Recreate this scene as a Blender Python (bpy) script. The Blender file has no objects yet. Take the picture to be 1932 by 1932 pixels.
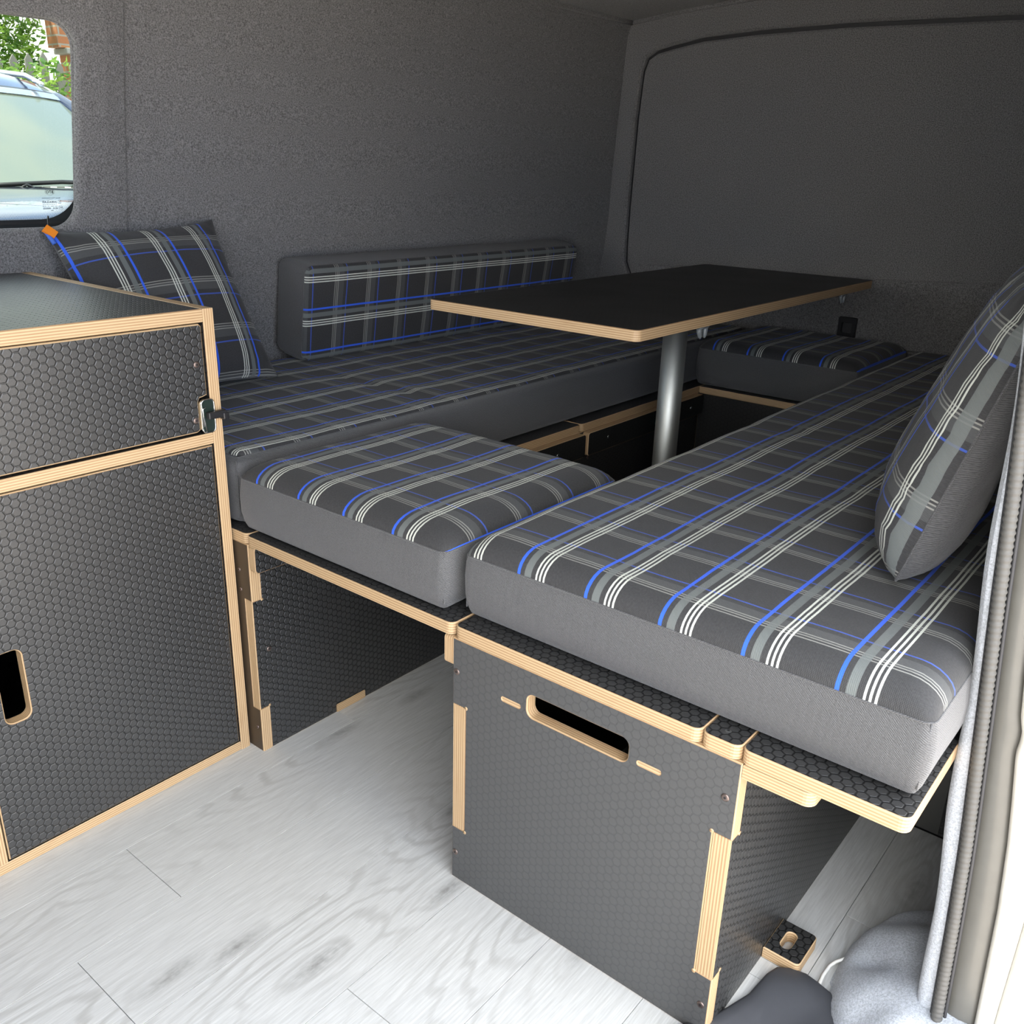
import bpy, bmesh, math, random
from mathutils import Vector, Matrix, noise
from mathutils.geometry import tessellate_polygon
random.seed(7)
S = bpy.context.scene
COL = S.collection
R = math.radians

# ------------------------------------------------------------------ camera, sky, sun, exposure
def setup():
    cd = bpy.data.cameras.new('camera'); cam = bpy.data.objects.new('camera', cd); COL.objects.link(cam)
    y, p, r = R(38.548), R(20.805), R(1.759)
    fw = Vector((math.cos(y)*math.cos(p), math.sin(y)*math.cos(p), -math.sin(p)))
    rt = Vector((math.sin(y), -math.cos(y), 0)); up = rt.cross(fw)
    r2 = rt*math.cos(r)+up*math.sin(r); u2 = -rt*math.sin(r)+up*math.cos(r)
    M = Matrix((r2, u2, -fw)).transposed().to_4x4(); M.translation = Vector((-.772, -.302, .956))
    cam.matrix_world = M
    cd.sensor_width = 36; cd.sensor_fit = 'HORIZONTAL'; cd.lens = 36*1729.56/1932
    cd.clip_start = .02; cd.clip_end = 200
    S.camera = cam
    S.view_settings.view_transform = 'Standard'; S.view_settings.look = 'None'
    S.view_settings.exposure = 1.62; S.view_settings.gamma = 1; S.view_settings.use_curve_mapping = False
    S.cycles.use_denoising = True
    S.cycles.max_bounces = 8; S.cycles.diffuse_bounces = 5; S.cycles.glossy_bounces = 4
    S.cycles.transmission_bounces = 6; S.cycles.transparent_max_bounces = 8
    S.cycles.sample_clamp_indirect = 6
    w = bpy.data.worlds.new('sky'); S.world = w; w.use_nodes = True
    nt = w.node_tree; nt.nodes.clear(); N = nt.nodes.new; L = nt.links.new
    out = N('ShaderNodeOutputWorld'); bg = N('ShaderNodeBackground'); L(bg.outputs[0], out.inputs[0])
    tc = N('ShaderNodeTexCoord'); no = N('ShaderNodeTexNoise'); no.inputs['Scale'].default_value = 2.6
    no.inputs['Detail'].default_value = 6; no.inputs['Roughness'].default_value = .55
    L(tc.outputs['Generated'], no.inputs['Vector'])
    rp = N('ShaderNodeValToRGB'); L(no.outputs['Fac'], rp.inputs[0])
    rp.color_ramp.elements[0].position = .40; rp.color_ramp.elements[0].color = (.50, .64, .92, 1)
    rp.color_ramp.elements[1].position = .54; rp.color_ramp.elements[1].color = (1, .985, .95, 1)
    L(rp.outputs[0], bg.inputs[0]); bg.inputs[1].default_value = 2.6
    sd = bpy.data.lights.new('sun', 'SUN'); sd.energy = 7.0; sd.angle = R(3); sd.color = (1, .95, .86)
    so = bpy.data.objects.new('sun', sd); COL.objects.link(so)
    to_sun = Vector((-.62, .03, .75))
    so.rotation_euler = to_sun.to_track_quat('Z', 'Y').to_euler(); so.location = (-3, 0, 6)
setup()

# ------------------------------------------------------------------ materials
def mat(name):
    m = bpy.data.materials.new(name); m.use_nodes = True
    nt = m.node_tree; b = nt.nodes['Principled BSDF']
    return m, nt, b
def nd(nt, t, **kw):
    n = nt.nodes.new(t)
    for k, v in kw.items(): setattr(n, k, v)
    return n
def mth(nt, op, a, b=None, c=None):
    n = nt.nodes.new('ShaderNodeMath'); n.operation = op
    for i, x in enumerate((a, b, c)):
        if x is None: continue
        if isinstance(x, (int, float)): n.inputs[i].default_value = x
        else: nt.links.new(x, n.inputs[i])
    return n.outputs[0]
def mixc(nt, f, a, b):
    n = nt.nodes.new('ShaderNodeMix'); n.data_type = 'RGBA'
    for s, x in ((0, f), (6, a), (7, b)):
        if isinstance(x, (int, float)): n.inputs[s].default_value = x
        elif isinstance(x, tuple): n.inputs[s].default_value = (*x, 1)
        else: nt.links.new(x, n.inputs[s])
    return n.outputs[2]
def bump(nt, b, h, strength, dist=.001):
    n = nd(nt, 'ShaderNodeBump'); n.inputs['Strength'].default_value = strength; n.inputs['Distance'].default_value = dist
    nt.links.new(h, n.inputs['Height']); nt.links.new(n.outputs[0], b.inputs['Normal'])
def noise_n(nt, vec, scale, detail=2, rough=.5):
    n = nd(nt, 'ShaderNodeTexNoise'); n.inputs['Scale'].default_value = scale; n.inputs['Detail'].default_value = detail
    n.inputs['Roughness'].default_value = rough
    nt.links.new(vec, n.inputs['Vector']); return n.outputs['Fac']
def uvxy(nt):
    uv = nd(nt, 'ShaderNodeUVMap'); sp = nd(nt, 'ShaderNodeSeparateXYZ'); nt.links.new(uv.outputs[0], sp.inputs[0])
    return uv.outputs[0], sp.outputs[0], sp.outputs[1]
def scalevec(nt, vec, s):
    n = nd(nt, 'ShaderNodeMapping'); n.inputs['Scale'].default_value = s; nt.links.new(vec, n.inputs[0]); return n.outputs[0]
def simple(name, col, rough=.5, metal=0., spec=.5, coat=0., emis=None):
    m, nt, b = mat(name)
    b.inputs['Base Color'].default_value = (*col, 1); b.inputs['Roughness'].default_value = rough
    b.inputs['Metallic'].default_value = metal; b.inputs['Specular IOR Level'].default_value = spec
    b.inputs['Coat Weight'].default_value = coat
    g = nd(nt, 'ShaderNodeTexCoord'); f = noise_n(nt, g.outputs['Object'], 60, 3)
    nt.links.new(mixc(nt, f, tuple(c*.9 for c in col), tuple(min(1, c*1.1) for c in col)), b.inputs['Base Color'])
    return m

def m_film(name, strength, pitch=.0119, rough=.42, base=.016, spec=.5, lo=.55, hi=1.35):
    """black phenolic film with an embossed hexagon grip"""
    m, nt, b = mat(name)
    uv, u, v = uvxy(nt)
    P = pitch; W = P*math.sqrt(3)   # flat-topped hexes: neighbours straight above and below at P
    def cell(ou, ov):
        a = mth(nt, 'SUBTRACT', mth(nt, 'WRAP', mth(nt, 'ADD', u, ou), W, 0.), W/2)
        c = mth(nt, 'SUBTRACT', mth(nt, 'WRAP', mth(nt, 'ADD', v, ov), P, 0.), P/2)
        a = mth(nt, 'ABSOLUTE', a); c = mth(nt, 'ABSOLUTE', c)
        return mth(nt, 'MAXIMUM', c, mth(nt, 'ADD', mth(nt, 'MULTIPLY', a, .8660254), mth(nt, 'MULTIPLY', c, .5)))
    d = mth(nt, 'MINIMUM', cell(0, 0), cell(W/2, P/2))       # 0 in a hex centre, P/2 on its border
    mr = nd(nt, 'ShaderNodeMapRange'); mr.interpolation_type = 'SMOOTHSTEP'
    nt.links.new(d, mr.inputs[0]); mr.inputs[1].default_value = P*.38; mr.inputs[2].default_value = P*.47
    mr.inputs[3].default_value = 1; mr.inputs[4].default_value = 0
    fine = noise_n(nt, uv, 900, 2)
    h = mth(nt, 'ADD', mr.outputs[0], mth(nt, 'MULTIPLY', fine, .35))
    bump(nt, b, h, strength, .0006)
    cloud = noise_n(nt, uv, 7, 4)
    nt.links.new(mixc(nt, mr.outputs[0], (base*lo,)*3, (base*hi, base*hi, base*hi*.985)), b.inputs['Base Color'])
    nt.links.new(mth(nt, 'ADD', mth(nt, 'MULTIPLY', cloud, .12), rough-.06), b.inputs['Roughness'])
    b.inputs['Specular IOR Level'].default_value = spec
    return m
FILM = m_film('hex_film', .75, rough=.36, base=.021, spec=.8, lo=.28, hi=1.5)
FILMS = m_film('lit_hex_film', .22, rough=.48, base=.066, lo=.88, hi=1.06)  # same black hex film, the light on the bench front mixed into its colour
FILMT = m_film('smooth_black_film', .05, rough=.5, base=.012)

def m_edge():
    m, nt, b = mat('plywood_edge')
    uv, u, v = uvxy(nt)
    tc = nd(nt, 'ShaderNodeTexCoord')
    wob = noise_n(nt, scalevec(nt, uv, (6, 0, 1)), 1, 2)
    vv = mth(nt, 'ADD', v, mth(nt, 'MULTIPLY', wob, .0006))
    lay = mth(nt, 'PINGPONG', mth(nt, 'DIVIDE', vv, .00185), 1)
    st = nd(nt, 'ShaderNodeMapRange'); nt.links.new(lay, st.inputs[0]); st.inputs[1].default_value = .35; st.inputs[2].default_value = .65
    grain = noise_n(nt, scalevec(nt, uv, (22, 420, 1)), 1, 3)
    blot = noise_n(nt, scalevec(nt, uv, (14, 90, 1)), 1, 3)
    c = mixc(nt, st.outputs[0], (.31, .175, .08), (.53, .375, .21))
    c = mixc(nt, mth(nt, 'MULTIPLY', grain, .45), c, (.55, .41, .245))
    mr = nd(nt, 'ShaderNodeMapRange'); nt.links.new(blot, mr.inputs[0]); mr.inputs[1].default_value = .6; mr.inputs[2].default_value = .8; mr.inputs[4].default_value = .45
    c = mixc(nt, mr.outputs[0], c, (.33, .18, .08))
    nt.links.new(c, b.inputs['Base Color']); b.inputs['Roughness'].default_value = .55
    bump(nt, b, mth(nt, 'ADD', st.outputs[0], grain), .2, .0003)
    return m
EDGE = m_edge()

def m_carpet(name, lo, hi, tint=(1, 1, 1), bmp=.5):
    m, nt, b = mat(name)
    tc = nd(nt, 'ShaderNodeTexCoord'); o = tc.outputs['Object']
    f1 = noise_n(nt, o, 400, 4, .65); f2 = noise_n(nt, o, 900, 2); f3 = noise_n(nt, o, 5, 3)
    f = mth(nt, 'ADD', mth(nt, 'MULTIPLY', f1, .7), mth(nt, 'MULTIPLY', f2, .3))
    mr = nd(nt, 'ShaderNodeMapRange'); nt.links.new(f, mr.inputs[0]); mr.inputs[1].default_value = .38; mr.inputs[2].default_value = .62
    c = mixc(nt, mr.outputs[0], tuple(lo*t for t in tint), tuple(hi*t for t in tint))
    c = mixc(nt, mth(nt, 'MULTIPLY', f3, .35), c, tuple(.8*(lo+hi)/2*t for t in tint))
    nt.links.new(c, b.inputs['Base Color']); b.inputs['Roughness'].default_value = .95
    b.inputs['Specular IOR Level'].default_value = .1
    b.inputs['Sheen Weight'].default_value = .25; b.inputs['Sheen Roughness'].default_value = .5
    bump(nt, b, f, bmp, .003)
    return m
CARPET = m_carpet('grey_lining_carpet', .06, .31, (1, .985, .97))
CARPETJ = m_carpet('daylit_edge_carpet', .34, .64, (.92, .975, 1.05), .35)  # the grey lining carpet again, with bluish doorway daylight put into its colour
CARPETD = m_carpet('dark_floor_carpet', .02, .07)

def weave(nt, b, uv, u, v, k=.4, f=1500.):
    s1 = mth(nt, 'SINE', mth(nt, 'MULTIPLY', mth(nt, 'ADD', u, v), f*2))
    s2 = noise_n(nt, uv, 700, 2)
    h = mth(nt, 'ADD', mth(nt, 'MULTIPLY', s1, .5), s2)
    bump(nt, b, h, k, .0006); return s1, s2
def m_plaid():
    m, nt, b = mat('blue_and_white_plaid')
    uv, u, v = uvxy(nt)
    P = .0985
    mu = mth(nt, 'WRAP', u, P, 0.); mv = mth(nt, 'WRAP', v, P, 0.)
    def st(x, c, hw): return mth(nt, 'COMPARE', x, c, hw)
    s1, s2 = weave(nt, b, uv, u, v, .3)
    fz = noise_n(nt, uv, 420, 2)
    tw = mth(nt, 'SINE', mth(nt, 'MULTIPLY', mth(nt, 'SUBTRACT', u, v), 3300.))
    c = mixc(nt, mth(nt, 'ADD', fz, mth(nt, 'MULTIPLY', tw, .22)), (.026, .026, .027), (.058, .058, .059))
    c = mixc(nt, mth(nt, 'MULTIPLY', st(mv, .018, .010), .45), c, (.105, .11, .11))
    for k in (.0, .0048, .0096):
        c = mixc(nt, mth(nt, 'MULTIPLY', st(mv, k+.002, .0010), .52), c, (.42, .42, .38))
    c = mixc(nt, mth(nt, 'MULTIPLY', st(mv, .038, .0014), .75), c, (.05, .11, .50))
    c = mixc(nt, mth(nt, 'MULTIPLY', st(mu, .0165, .0050), .85), c, (.15, .165, .16))
    for k in (.0295, .0350, .0405):
        c = mixc(nt, mth(nt, 'MULTIPLY', st(mu, k, .0013), .95), c, (.62, .64, .57))
    c = mixc(nt, st(mu, .0030, .0022), c, (.035, .12, .72))
    nt.links.new(c, b.inputs['Base Color']); b.inputs['Roughness'].default_value = .75
    b.inputs['Specular IOR Level'].default_value = .25
    b.inputs['Sheen Weight'].default_value = .1
    return m
PLAID = m_plaid()
def m_boxing():
    m, nt, b = mat('charcoal_weave')
    uv, u, v = uvxy(nt)
    s1, s2 = weave(nt, b, uv, u, v, .45, 1300.)
    fz = noise_n(nt, uv, 520, 3, .7); big = noise_n(nt, scalevec(nt, uv, (14, 30, 1)), 1, 4)
    tw = mth(nt, 'SINE', mth(nt, 'ADD', mth(nt, 'MULTIPLY', mth(nt, 'ADD', mth(nt, 'MULTIPLY', u, .75), v), 2650.), mth(nt, 'MULTIPLY', noise_n(nt, uv, 260, 2), 9.)))
    tw = mth(nt, 'ADD', mth(nt, 'MULTIPLY', tw, .28), mth(nt, 'ADD', mth(nt, 'MULTIPLY', fz, 1.1), -.05))
    c = mixc(nt, tw, (.042, .042, .043), (.150, .150, .152))
    c = mixc(nt, mth(nt, 'MULTIPLY', big, .4), c, (.07, .07, .072))
    nt.links.new(c, b.inputs['Base Color']); b.inputs['Roughness'].default_value = .85
    b.inputs['Specular IOR Level'].default_value = .2; b.inputs['Sheen Weight'].default_value = .2
    return m
BOXING = m_boxing()

def m_vinyl():
    m, nt, b = mat('pale_grey_oak_vinyl')
    uv, u, v = uvxy(nt)
    oi = nd(nt, 'ShaderNodeObjectInfo'); rnd = oi.outputs['Random']
    cb = nd(nt, 'ShaderNodeCombineXYZ'); nt.links.new(mth(nt, 'ADD', u, mth(nt, 'MULTIPLY', rnd, 37.)), cb.inputs[0])
    nt.links.new(mth(nt, 'ADD', v, mth(nt, 'MULTIPLY', rnd, 11.)), cb.inputs[1]); p = cb.outputs[0]
    wv = noise_n(nt, scalevec(nt, p, (6., 30., 1)), 1, 3)
    vk = nd(nt, 'ShaderNodeTexVoronoi', voronoi_dimensions='2D'); vk.inputs['Scale'].default_value = 1
    nt.links.new(scalevec(nt, p, (1.9, 6.4, 1)), vk.inputs['Vector'])
    low = mth(nt, 'ADD', vk.outputs['Distance'], mth(nt, 'MULTIPLY', wv, .22))
    rings = mth(nt, 'SINE', mth(nt, 'MULTIPLY', low, 62.))
    mask = noise_n(nt, scalevec(nt, p, (1.6, 5., 1)), 1.3, 1)
    mk = nd(nt, 'ShaderNodeMapRange'); nt.links.new(mask, mk.inputs[0]); mk.inputs[1].default_value = .42; mk.inputs[2].default_value = .68
    fine = noise_n(nt, scalevec(nt, p, (18, 330, 1)), 1, 4, .65)
    med = noise_n(nt, scalevec(nt, p, (5, 38, 1)), 1, 3)
    c = mixc(nt, mth(nt, 'ADD', mth(nt, 'MULTIPLY', fine, 1.8), -.4), (.43, .435, .425), (.73, .74, .73))
    c = mixc(nt, mth(nt, 'MULTIPLY', med, .45), c, (.46, .462, .455))
    rg = nd(nt, 'ShaderNodeMapRange'); nt.links.new(rings, rg.inputs[0]); rg.inputs[1].default_value = .2; rg.inputs[2].default_value = 1
    c = mixc(nt, mth(nt, 'MULTIPLY', mth(nt, 'MULTIPLY', rg.outputs[0], mk.outputs[0]), .5), c, (.33, .325, .31))
    vo = nd(nt, 'ShaderNodeTexVoronoi', voronoi_dimensions='2D'); vo.inputs['Scale'].default_value = 1
    nt.links.new(scalevec(nt, p, (1.9, 6.4, 1)), vo.inputs['Vector'])
    kn = nd(nt, 'ShaderNodeMapRange'); nt.links.new(vo.outputs['Distance'], kn.inputs[0]); kn.inputs[1].default_value = .11; kn.inputs[2].default_value = .0
    kk = mth(nt, 'MULTIPLY', kn.outputs[0], noise_n(nt, scalevec(nt, p, (90, 160, 1)), 1, 3))
    c = mixc(nt, mth(nt, 'MULTIPLY', kk, 1.1), c, (.13, .125, .115))
    c = mixc(nt, mth(nt, 'MULTIPLY', rnd, .22), c, (.50, .50, .485))
    nt.links.new(c, b.inputs['Base Color'])
    nt.links.new(mth(nt, 'ADD', mth(nt, 'MULTIPLY', fine, .15), .42), b.inputs['Roughness'])
    b.inputs['Specular IOR Level'].default_value = .35
    bump(nt, b, fine, .15, .0004)
    return m
VINYL = m_vinyl()
STEEL, _nt, _b = mat('brushed_steel')
_b.inputs['Metallic'].default_value = 1; _b.inputs['Base Color'].default_value = (.74, .75, .70, 1)
_tc = nd(_nt, 'ShaderNodeTexCoord'); _f = noise_n(_nt, scalevec(_nt, _tc.outputs['Object'], (300, 300, 3)), 1, 3)
_nt.links.new(mth(_nt, 'ADD', mth(_nt, 'MULTIPLY', _f, .15), .44), _b.inputs['Roughness'])
CHROME = simple('bright_metal', (.75, .76, .74), .18, 1.)
SCREW = simple('dull_screw_metal', (.22, .17, .15), .4, .9)
BLACKP = simple('black_plastic', (.012, .012, .013), .4)
DARKGREEN = simple('dark_green_recess', (.012, .022, .018), .35)
RUBBER = simple('black_rubber_seal', (.085, .082, .075), .6)
SEALG = simple('black_seal_base', (.03, .03, .032), .6)
GREYP = simple('grey_beige_paint', (.11, .107, .095), .38, 0, .4, .2)
BODYP = simple('cream_body_paint', (.56, .545, .49), .3, 0, .5, .4)
ORANGE = simple('orange_tape', (.95, .28, .02), .5)
BLUEZIP = simple('blue_zip_tape', (.05, .14, .55), .6)
TEAL = simple('teal_plastic', (.02, .22, .20), .4)
WHITEC = simple('white_cable', (.82, .82, .78), .4)
BLACKF = simple('black_mat_rubber', (.060, .063, .072), .6)
INK = simple('dark_print', (.008, .012, .014), .7)
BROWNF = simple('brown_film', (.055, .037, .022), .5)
PANEL = simple('dark_grey_panel', (.075, .075, .072), .6)
def m_clear():
    m, nt, b = mat('clear_plastic'); b.inputs['Base Color'].default_value = (.22, .24, .25, 1)
    b.inputs['Roughness'].default_value = .12; b.inputs['Transmission Weight'].default_value = .35; b.inputs['IOR'].default_value = 1.45
    return m
CLEAR = m_clear()
def m_glass():
    m, nt, b = mat('window_glass')
    for n in list(nt.nodes):
        if n != b: nt.nodes.remove(n)
    nt.nodes.remove(b)
    out = nd(nt, 'ShaderNodeOutputMaterial'); tr = nd(nt, 'ShaderNodeBsdfTransparent'); tr.inputs[0].default_value = (.27, .30, .28, 1)
    gl = nd(nt, 'ShaderNodeBsdfGlossy'); gl.inputs['Roughness'].default_value = .02
    fr = nd(nt, 'ShaderNodeFresnel'); fr.inputs[0].default_value = 1.45
    mx = nd(nt, 'ShaderNodeMixShader'); nt.links.new(fr.outputs[0], mx.inputs[0]); nt.links.new(tr.outputs[0], mx.inputs[1]); nt.links.new(gl.outputs[0], mx.inputs[2])
    nt.links.new(mx.outputs[0], out.inputs[0]); return m
GLASS = m_glass()
CARBLUE = simple('dark_blue_car_paint', (.03, .05, .11), .22, .5, .6, 1.)
CARBLACK = simple('black_car_trim', (.015, .015, .016), .4)
CARCHROME = simple('pale_roof_rail', (.6, .63, .68), .2, .9)
def m_screen():
    m, nt, b = mat('windscreen_glass'); b.inputs['Base Color'].default_value = (.16, .19, .15, 1)
    b.inputs['Roughness'].default_value = .06; b.inputs['IOR'].default_value = 1.7
    return m
SCREEN = m_screen()
def m_leaf():
    m, nt, b = mat('green_leaves'); oi = nd(nt, 'ShaderNodeTexCoord')
    f = noise_n(nt, oi.outputs['Object'], 9, 3)
    rp = nd(nt, 'ShaderNodeValToRGB'); nt.links.new(f, rp.inputs[0])
    rp.color_ramp.elements[0].position = .35; rp.color_ramp.elements[0].color = (.05, .16, .02, 1)
    rp.color_ramp.elements[1].position = .65; rp.color_ramp.elements[1].color = (.30, .46, .06, 1)
    nt.links.new(rp.outputs[0], b.inputs['Base Color']); b.inputs['Roughness'].default_value = .5
    tl = nd(nt, 'ShaderNodeBsdfTranslucent'); nt.links.new(rp.outputs[0], tl.inputs[0])
    mx = nd(nt, 'ShaderNodeMixShader'); mx.inputs[0].default_value = .4
    nt.links.new(b.outputs[0], mx.inputs[1]); nt.links.new(tl.outputs[0], mx.inputs[2])
    nt.links.new(mx.outputs[0], nt.nodes['Material Output'].inputs[0]); return m
LEAF = m_leaf()
BARK = simple('brown_bark', (.10, .07, .04), .9)
FENCEW = simple('weathered_fence_wood', (.22, .21, .185), .8)
STONE = simple('grey_stone', (.36, .35, .32), .8)
def m_brick(name):
    m, nt, b = mat(name); uv, u, v = uvxy(nt)
    br = nd(nt, 'ShaderNodeTexBrick'); nt.links.new(uv, br.inputs[0]); br.inputs['Scale'].default_value = 1
    br.inputs['Color1'].default_value = (.50, .20, .08, 1); br.inputs['Color2'].default_value = (.38, .15, .07, 1); br.inputs['Mortar'].default_value = (.35, .31, .26, 1)
    br.inputs['Brick Width'].default_value = .225; br.inputs['Row Height'].default_value = .075; br.inputs['Mortar Size'].default_value = .008
    nt.links.new(br.outputs[0], b.inputs['Base Color']); b.inputs['Roughness'].default_value = .9
    return m
BRICK = m_brick('orange_brick')
def m_ground():
    m, nt, b = mat('warm_grey_paving'); tc = nd(nt, 'ShaderNodeTexCoord')
    f = noise_n(nt, tc.outputs['Object'], 3, 6); g = noise_n(nt, tc.outputs['Object'], 120, 2)
    c = mixc(nt, f, (.44, .385, .33), (.56, .50, .43)); c = mixc(nt, mth(nt, 'MULTIPLY', g, .4), c, (.38, .35, .32))
    nt.links.new(c, b.inputs['Base Color']); b.inputs['Roughness'].default_value = .9; return m
PAVING = m_ground()

# ------------------------------------------------------------------ object helpers
ORG = {}
def _link(o, parent, origin):
    COL.objects.link(o); origin = Vector(origin)
    if parent is not None:
        o.parent = parent; o.location = origin-ORG[parent.name]
    else: o.location = origin
    ORG[o.name] = origin
    return o
def tag(o, label=None, cat=None, group=None, kind=None):
    for k, v in (('label', label), ('category', cat), ('group', group), ('kind', kind)):
        if v: o[k] = v
    return o
def thing(name, label, cat, origin=(0, 0, 0), group=None):
    o = bpy.data.objects.new(name, None); o.empty_display_size = .05
    _link(o, None, origin); return tag(o, label, cat, group)
def mk(name, V, F, mats, parent=None, origin=(0, 0, 0), uv=None, mi=None, smooth=False):
    """V world-space verts; uv: per-face list of per-corner (u,v) or None -> box mapping in metres"""
    O = Vector(origin)
    me = bpy.data.meshes.new(name)
    me.from_pydata([tuple(Vector(v)-O) for v in V], [], F)
    if not isinstance(mats, (list, tuple)): mats = [mats]
    for m in mats: me.materials.append(m)
    if mi: me.polygons.foreach_set('material_index', mi)
    if smooth: me.polygons.foreach_set('use_smooth', [True]*len(me.polygons))
    ul = me.uv_layers.new(name='UVMap')
    for p in me.polygons:
        if uv is not None and uv[p.index] is not None:
            for li, c in zip(p.loop_indices, uv[p.index]): ul.data[li].uv = c
        else:
            n = p.normal; a = max(range(3), key=lambda i: abs(n[i]))
            for li in p.loop_indices:
                w = V[me.loops[li].vertex_index]
                ul.data[li].uv = (w[1], w[2]) if a == 0 else (w[0], w[2]) if a == 1 else (w[0], w[1])
    me.update()
    return _link(bpy.data.objects.new(name, me), parent, origin)
class MB:
    def __init__(s): s.V = []; s.F = []
    def add(s, V, F):
        k = len(s.V); s.V += [tuple(v) for v in V]; s.F += [tuple(i+k for i in f) for f in F]; return s
    def box(s, x0, x1, y0, y1, z0, z1, c=0.):
        if c <= 0:
            V = [(x, y, z) for z in (z0, z1) for y in (y0, y1) for x in (x0, x1)]
            return s.add(V, [(0, 2, 3, 1), (4, 5, 7, 6), (0, 1, 5, 4), (2, 6, 7, 3), (0, 4, 6, 2), (1, 3, 7, 5)])
        bm = bmesh.new(); bmesh.ops.create_cube(bm, size=1)
        for v in bm.verts: v.co = ((x0+x1)/2+v.co.x*(x1-x0), (y0+y1)/2+v.co.y*(y1-y0), (z0+z1)/2+v.co.z*(z1-z0))
        bmesh.ops.bevel(bm, geom=bm.edges[:], offset=c, segments=2, affect='EDGES', profile=.5)
        return s.bm(bm)
    def bm(s, bm):
        bm.verts.index_update(); s.add([v.co[:] for v in bm.verts], [[v.index for v in f.verts] for f in bm.faces]); bm.free(); return s
    def tube(s, pts, r, n=10, caps=True):
        pts = [Vector(p) for p in pts]; rs = r if isinstance(r, (list, tuple)) else [r]*len(pts)
        k = len(s.V); ref = None
        for i, p in enumerate(pts):
            t = (pts[min(i+1, len(pts)-1)]-pts[max(i-1, 0)]).normalized()
            if ref is None: ref = t.orthogonal().normalized()
            ref = (ref-t*ref.dot(t)).normalized(); b = t.cross(ref)
            for j in range(n):
                a = 2*math.pi*j/n; s.V.append(tuple(p+(ref*math.cos(a)+b*math.sin(a))*rs[i]))
        for i in range(len(pts)-1):
            for j in range(n):
                s.F.append((k+i*n+j, k+i*n+(j+1) % n, k+(i+1)*n+(j+1) % n, k+(i+1)*n+j))
        if caps:
            s.F.append(tuple(k+j for j in range(n))[::-1]); e = k+(len(pts)-1)*n; s.F.append(tuple(e+j for j in range(n)))
        return s
    def grid(s, nu, nv, fn):
        V = [fn(i/nu, j/nv) for j in range(nv+1) for i in range(nu+1)]
        return s.add(V, [(j*(nu+1)+i, j*(nu+1)+i+1, (j+1)*(nu+1)+i+1, (j+1)*(nu+1)+i) for j in range(nv) for i in range(nu)])
    def build(s, name, m, parent=None, origin=(0, 0, 0), smooth=False, uv=None):
        return mk(name, s.V, s.F, m, parent, origin, uv=uv, smooth=smooth)
def rrect(u0, u1, v0, v1, r, n=5, corners=(1, 1, 1, 1)):
    """rounded rectangle, counter-clockwise; corners: (u0v0,u1v0,u1v1,u0v1)"""
    out = []
    for k, (cu, cv, a0, o) in enumerate(((u0+r, v0+r, 180, (u0, v0)), (u1-r, v0+r, 270, (u1, v0)), (u1-r, v1-r, 0, (u1, v1)), (u0+r, v1-r, 90, (u0, v1)))):
        if corners[k] and r > 0:
            for i in range(n+1):
                a = R(a0+90*i/n); out.append((cu+r*math.cos(a), cv+r*math.sin(a)))
        else: out.append(o)
    return out
def area2(P): return sum(P[i][0]*P[(i+1) % len(P)][1]-P[(i+1) % len(P)][0]*P[i][1] for i in range(len(P)))
def inset(P, c):
    n = len(P); out = []
    for i in range(n):
        a, b, d = Vector(P[i-1]), Vector(P[i]), Vector(P[(i+1) % n])
        e1 = (b-a).normalized(); e2 = (d-b).normalized()
        n1 = Vector((-e1.y, e1.x)); n2 = Vector((-e2.y, e2.x)); m = n1+n2
        if m.length < 1e-6: m = n1
        m.normalize(); k = max(.4, m.dot(n1)); q = b+m*(c/k); out.append((q.x, q.y))
    return out
def ply(name, outline, th, frame, parent=None, holes=(), face=None, origin=None, cham=.0012, edge=None):
    """plywood sheet: film faces, laminated edges, chamfered arrises. frame = (origin, u, v); n = u x v"""
    face = face or FILM; edge = edge or EDGE
    o, u, v = (Vector(a) for a in frame); n = u.cross(v)
    P3 = lambda p, h: o+u*p[0]+v*p[1]+n*h
    loops = []
    if area2(outline) < 0: outline = outline[::-1]
    loops.append(list(outline))
    for h in holes: loops.append(list(h) if area2(h) < 0 else list(h[::-1]))
    V = []; F = []; MI = []; UV = []
    tops = []; bots = []
    for L in loops:
        I = inset(L, cham); m = len(L); k = len(V)
        for pts, h in ((I, 0.), (L, cham), (L, th-cham), (I, th)): V += [P3(p, h) for p in pts]
        per = [0.]
        for i in range(m): per.append(per[-1]+(Vector(L[i])-Vector(L[(i+1) % m])).length)
        hs = (0., cham, th-cham, th)
        for ring in range(3):
            for i in range(m):
                j = (i+1) % m
                F.append((k+ring*m+i, k+ring*m+j, k+(ring+1)*m+j, k+(ring+1)*m+i)); MI.append(1)
                UV.append([(per[i], hs[ring]), (per[i+1], hs[ring]), (per[i+1], hs[ring+1]), (per[i], hs[ring+1])])
        bots.append((k, I)); tops.append((k+3*m, I))
    for caps, flip in ((tops, False), (bots, True)):
        flat = []; idx = []
        for k, I in caps:
            idx += list(range(k, k+len(I))); flat.append([Vector((p[0], p[1], 0)) for p in I])
        pts = [p for l in flat for p in l]
        for t in tessellate_polygon(flat):
            a = [t[0], t[1], t[2]]
            A = (pts[a[1]]-pts[a[0]]).cross(pts[a[2]]-pts[a[0]]).z
            if abs(A) < 1e-14: continue
            if (A < 0) != flip: a = a[::-1]
            F.append(tuple(idx[i] for i in a)); MI.append(0); UV.append([(pts[i].x+.003, pts[i].y+.005) for i in a])
    org = origin if origin is not None else (ORG[parent.name] if parent is not None else o)
    return mk(name, V, F, [face, edge], parent, org, uv=UV, mi=MI)
X, Y, Z = Vector((1, 0, 0)), Vector((0, 1, 0)), Vector((0, 0, 1))
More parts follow.
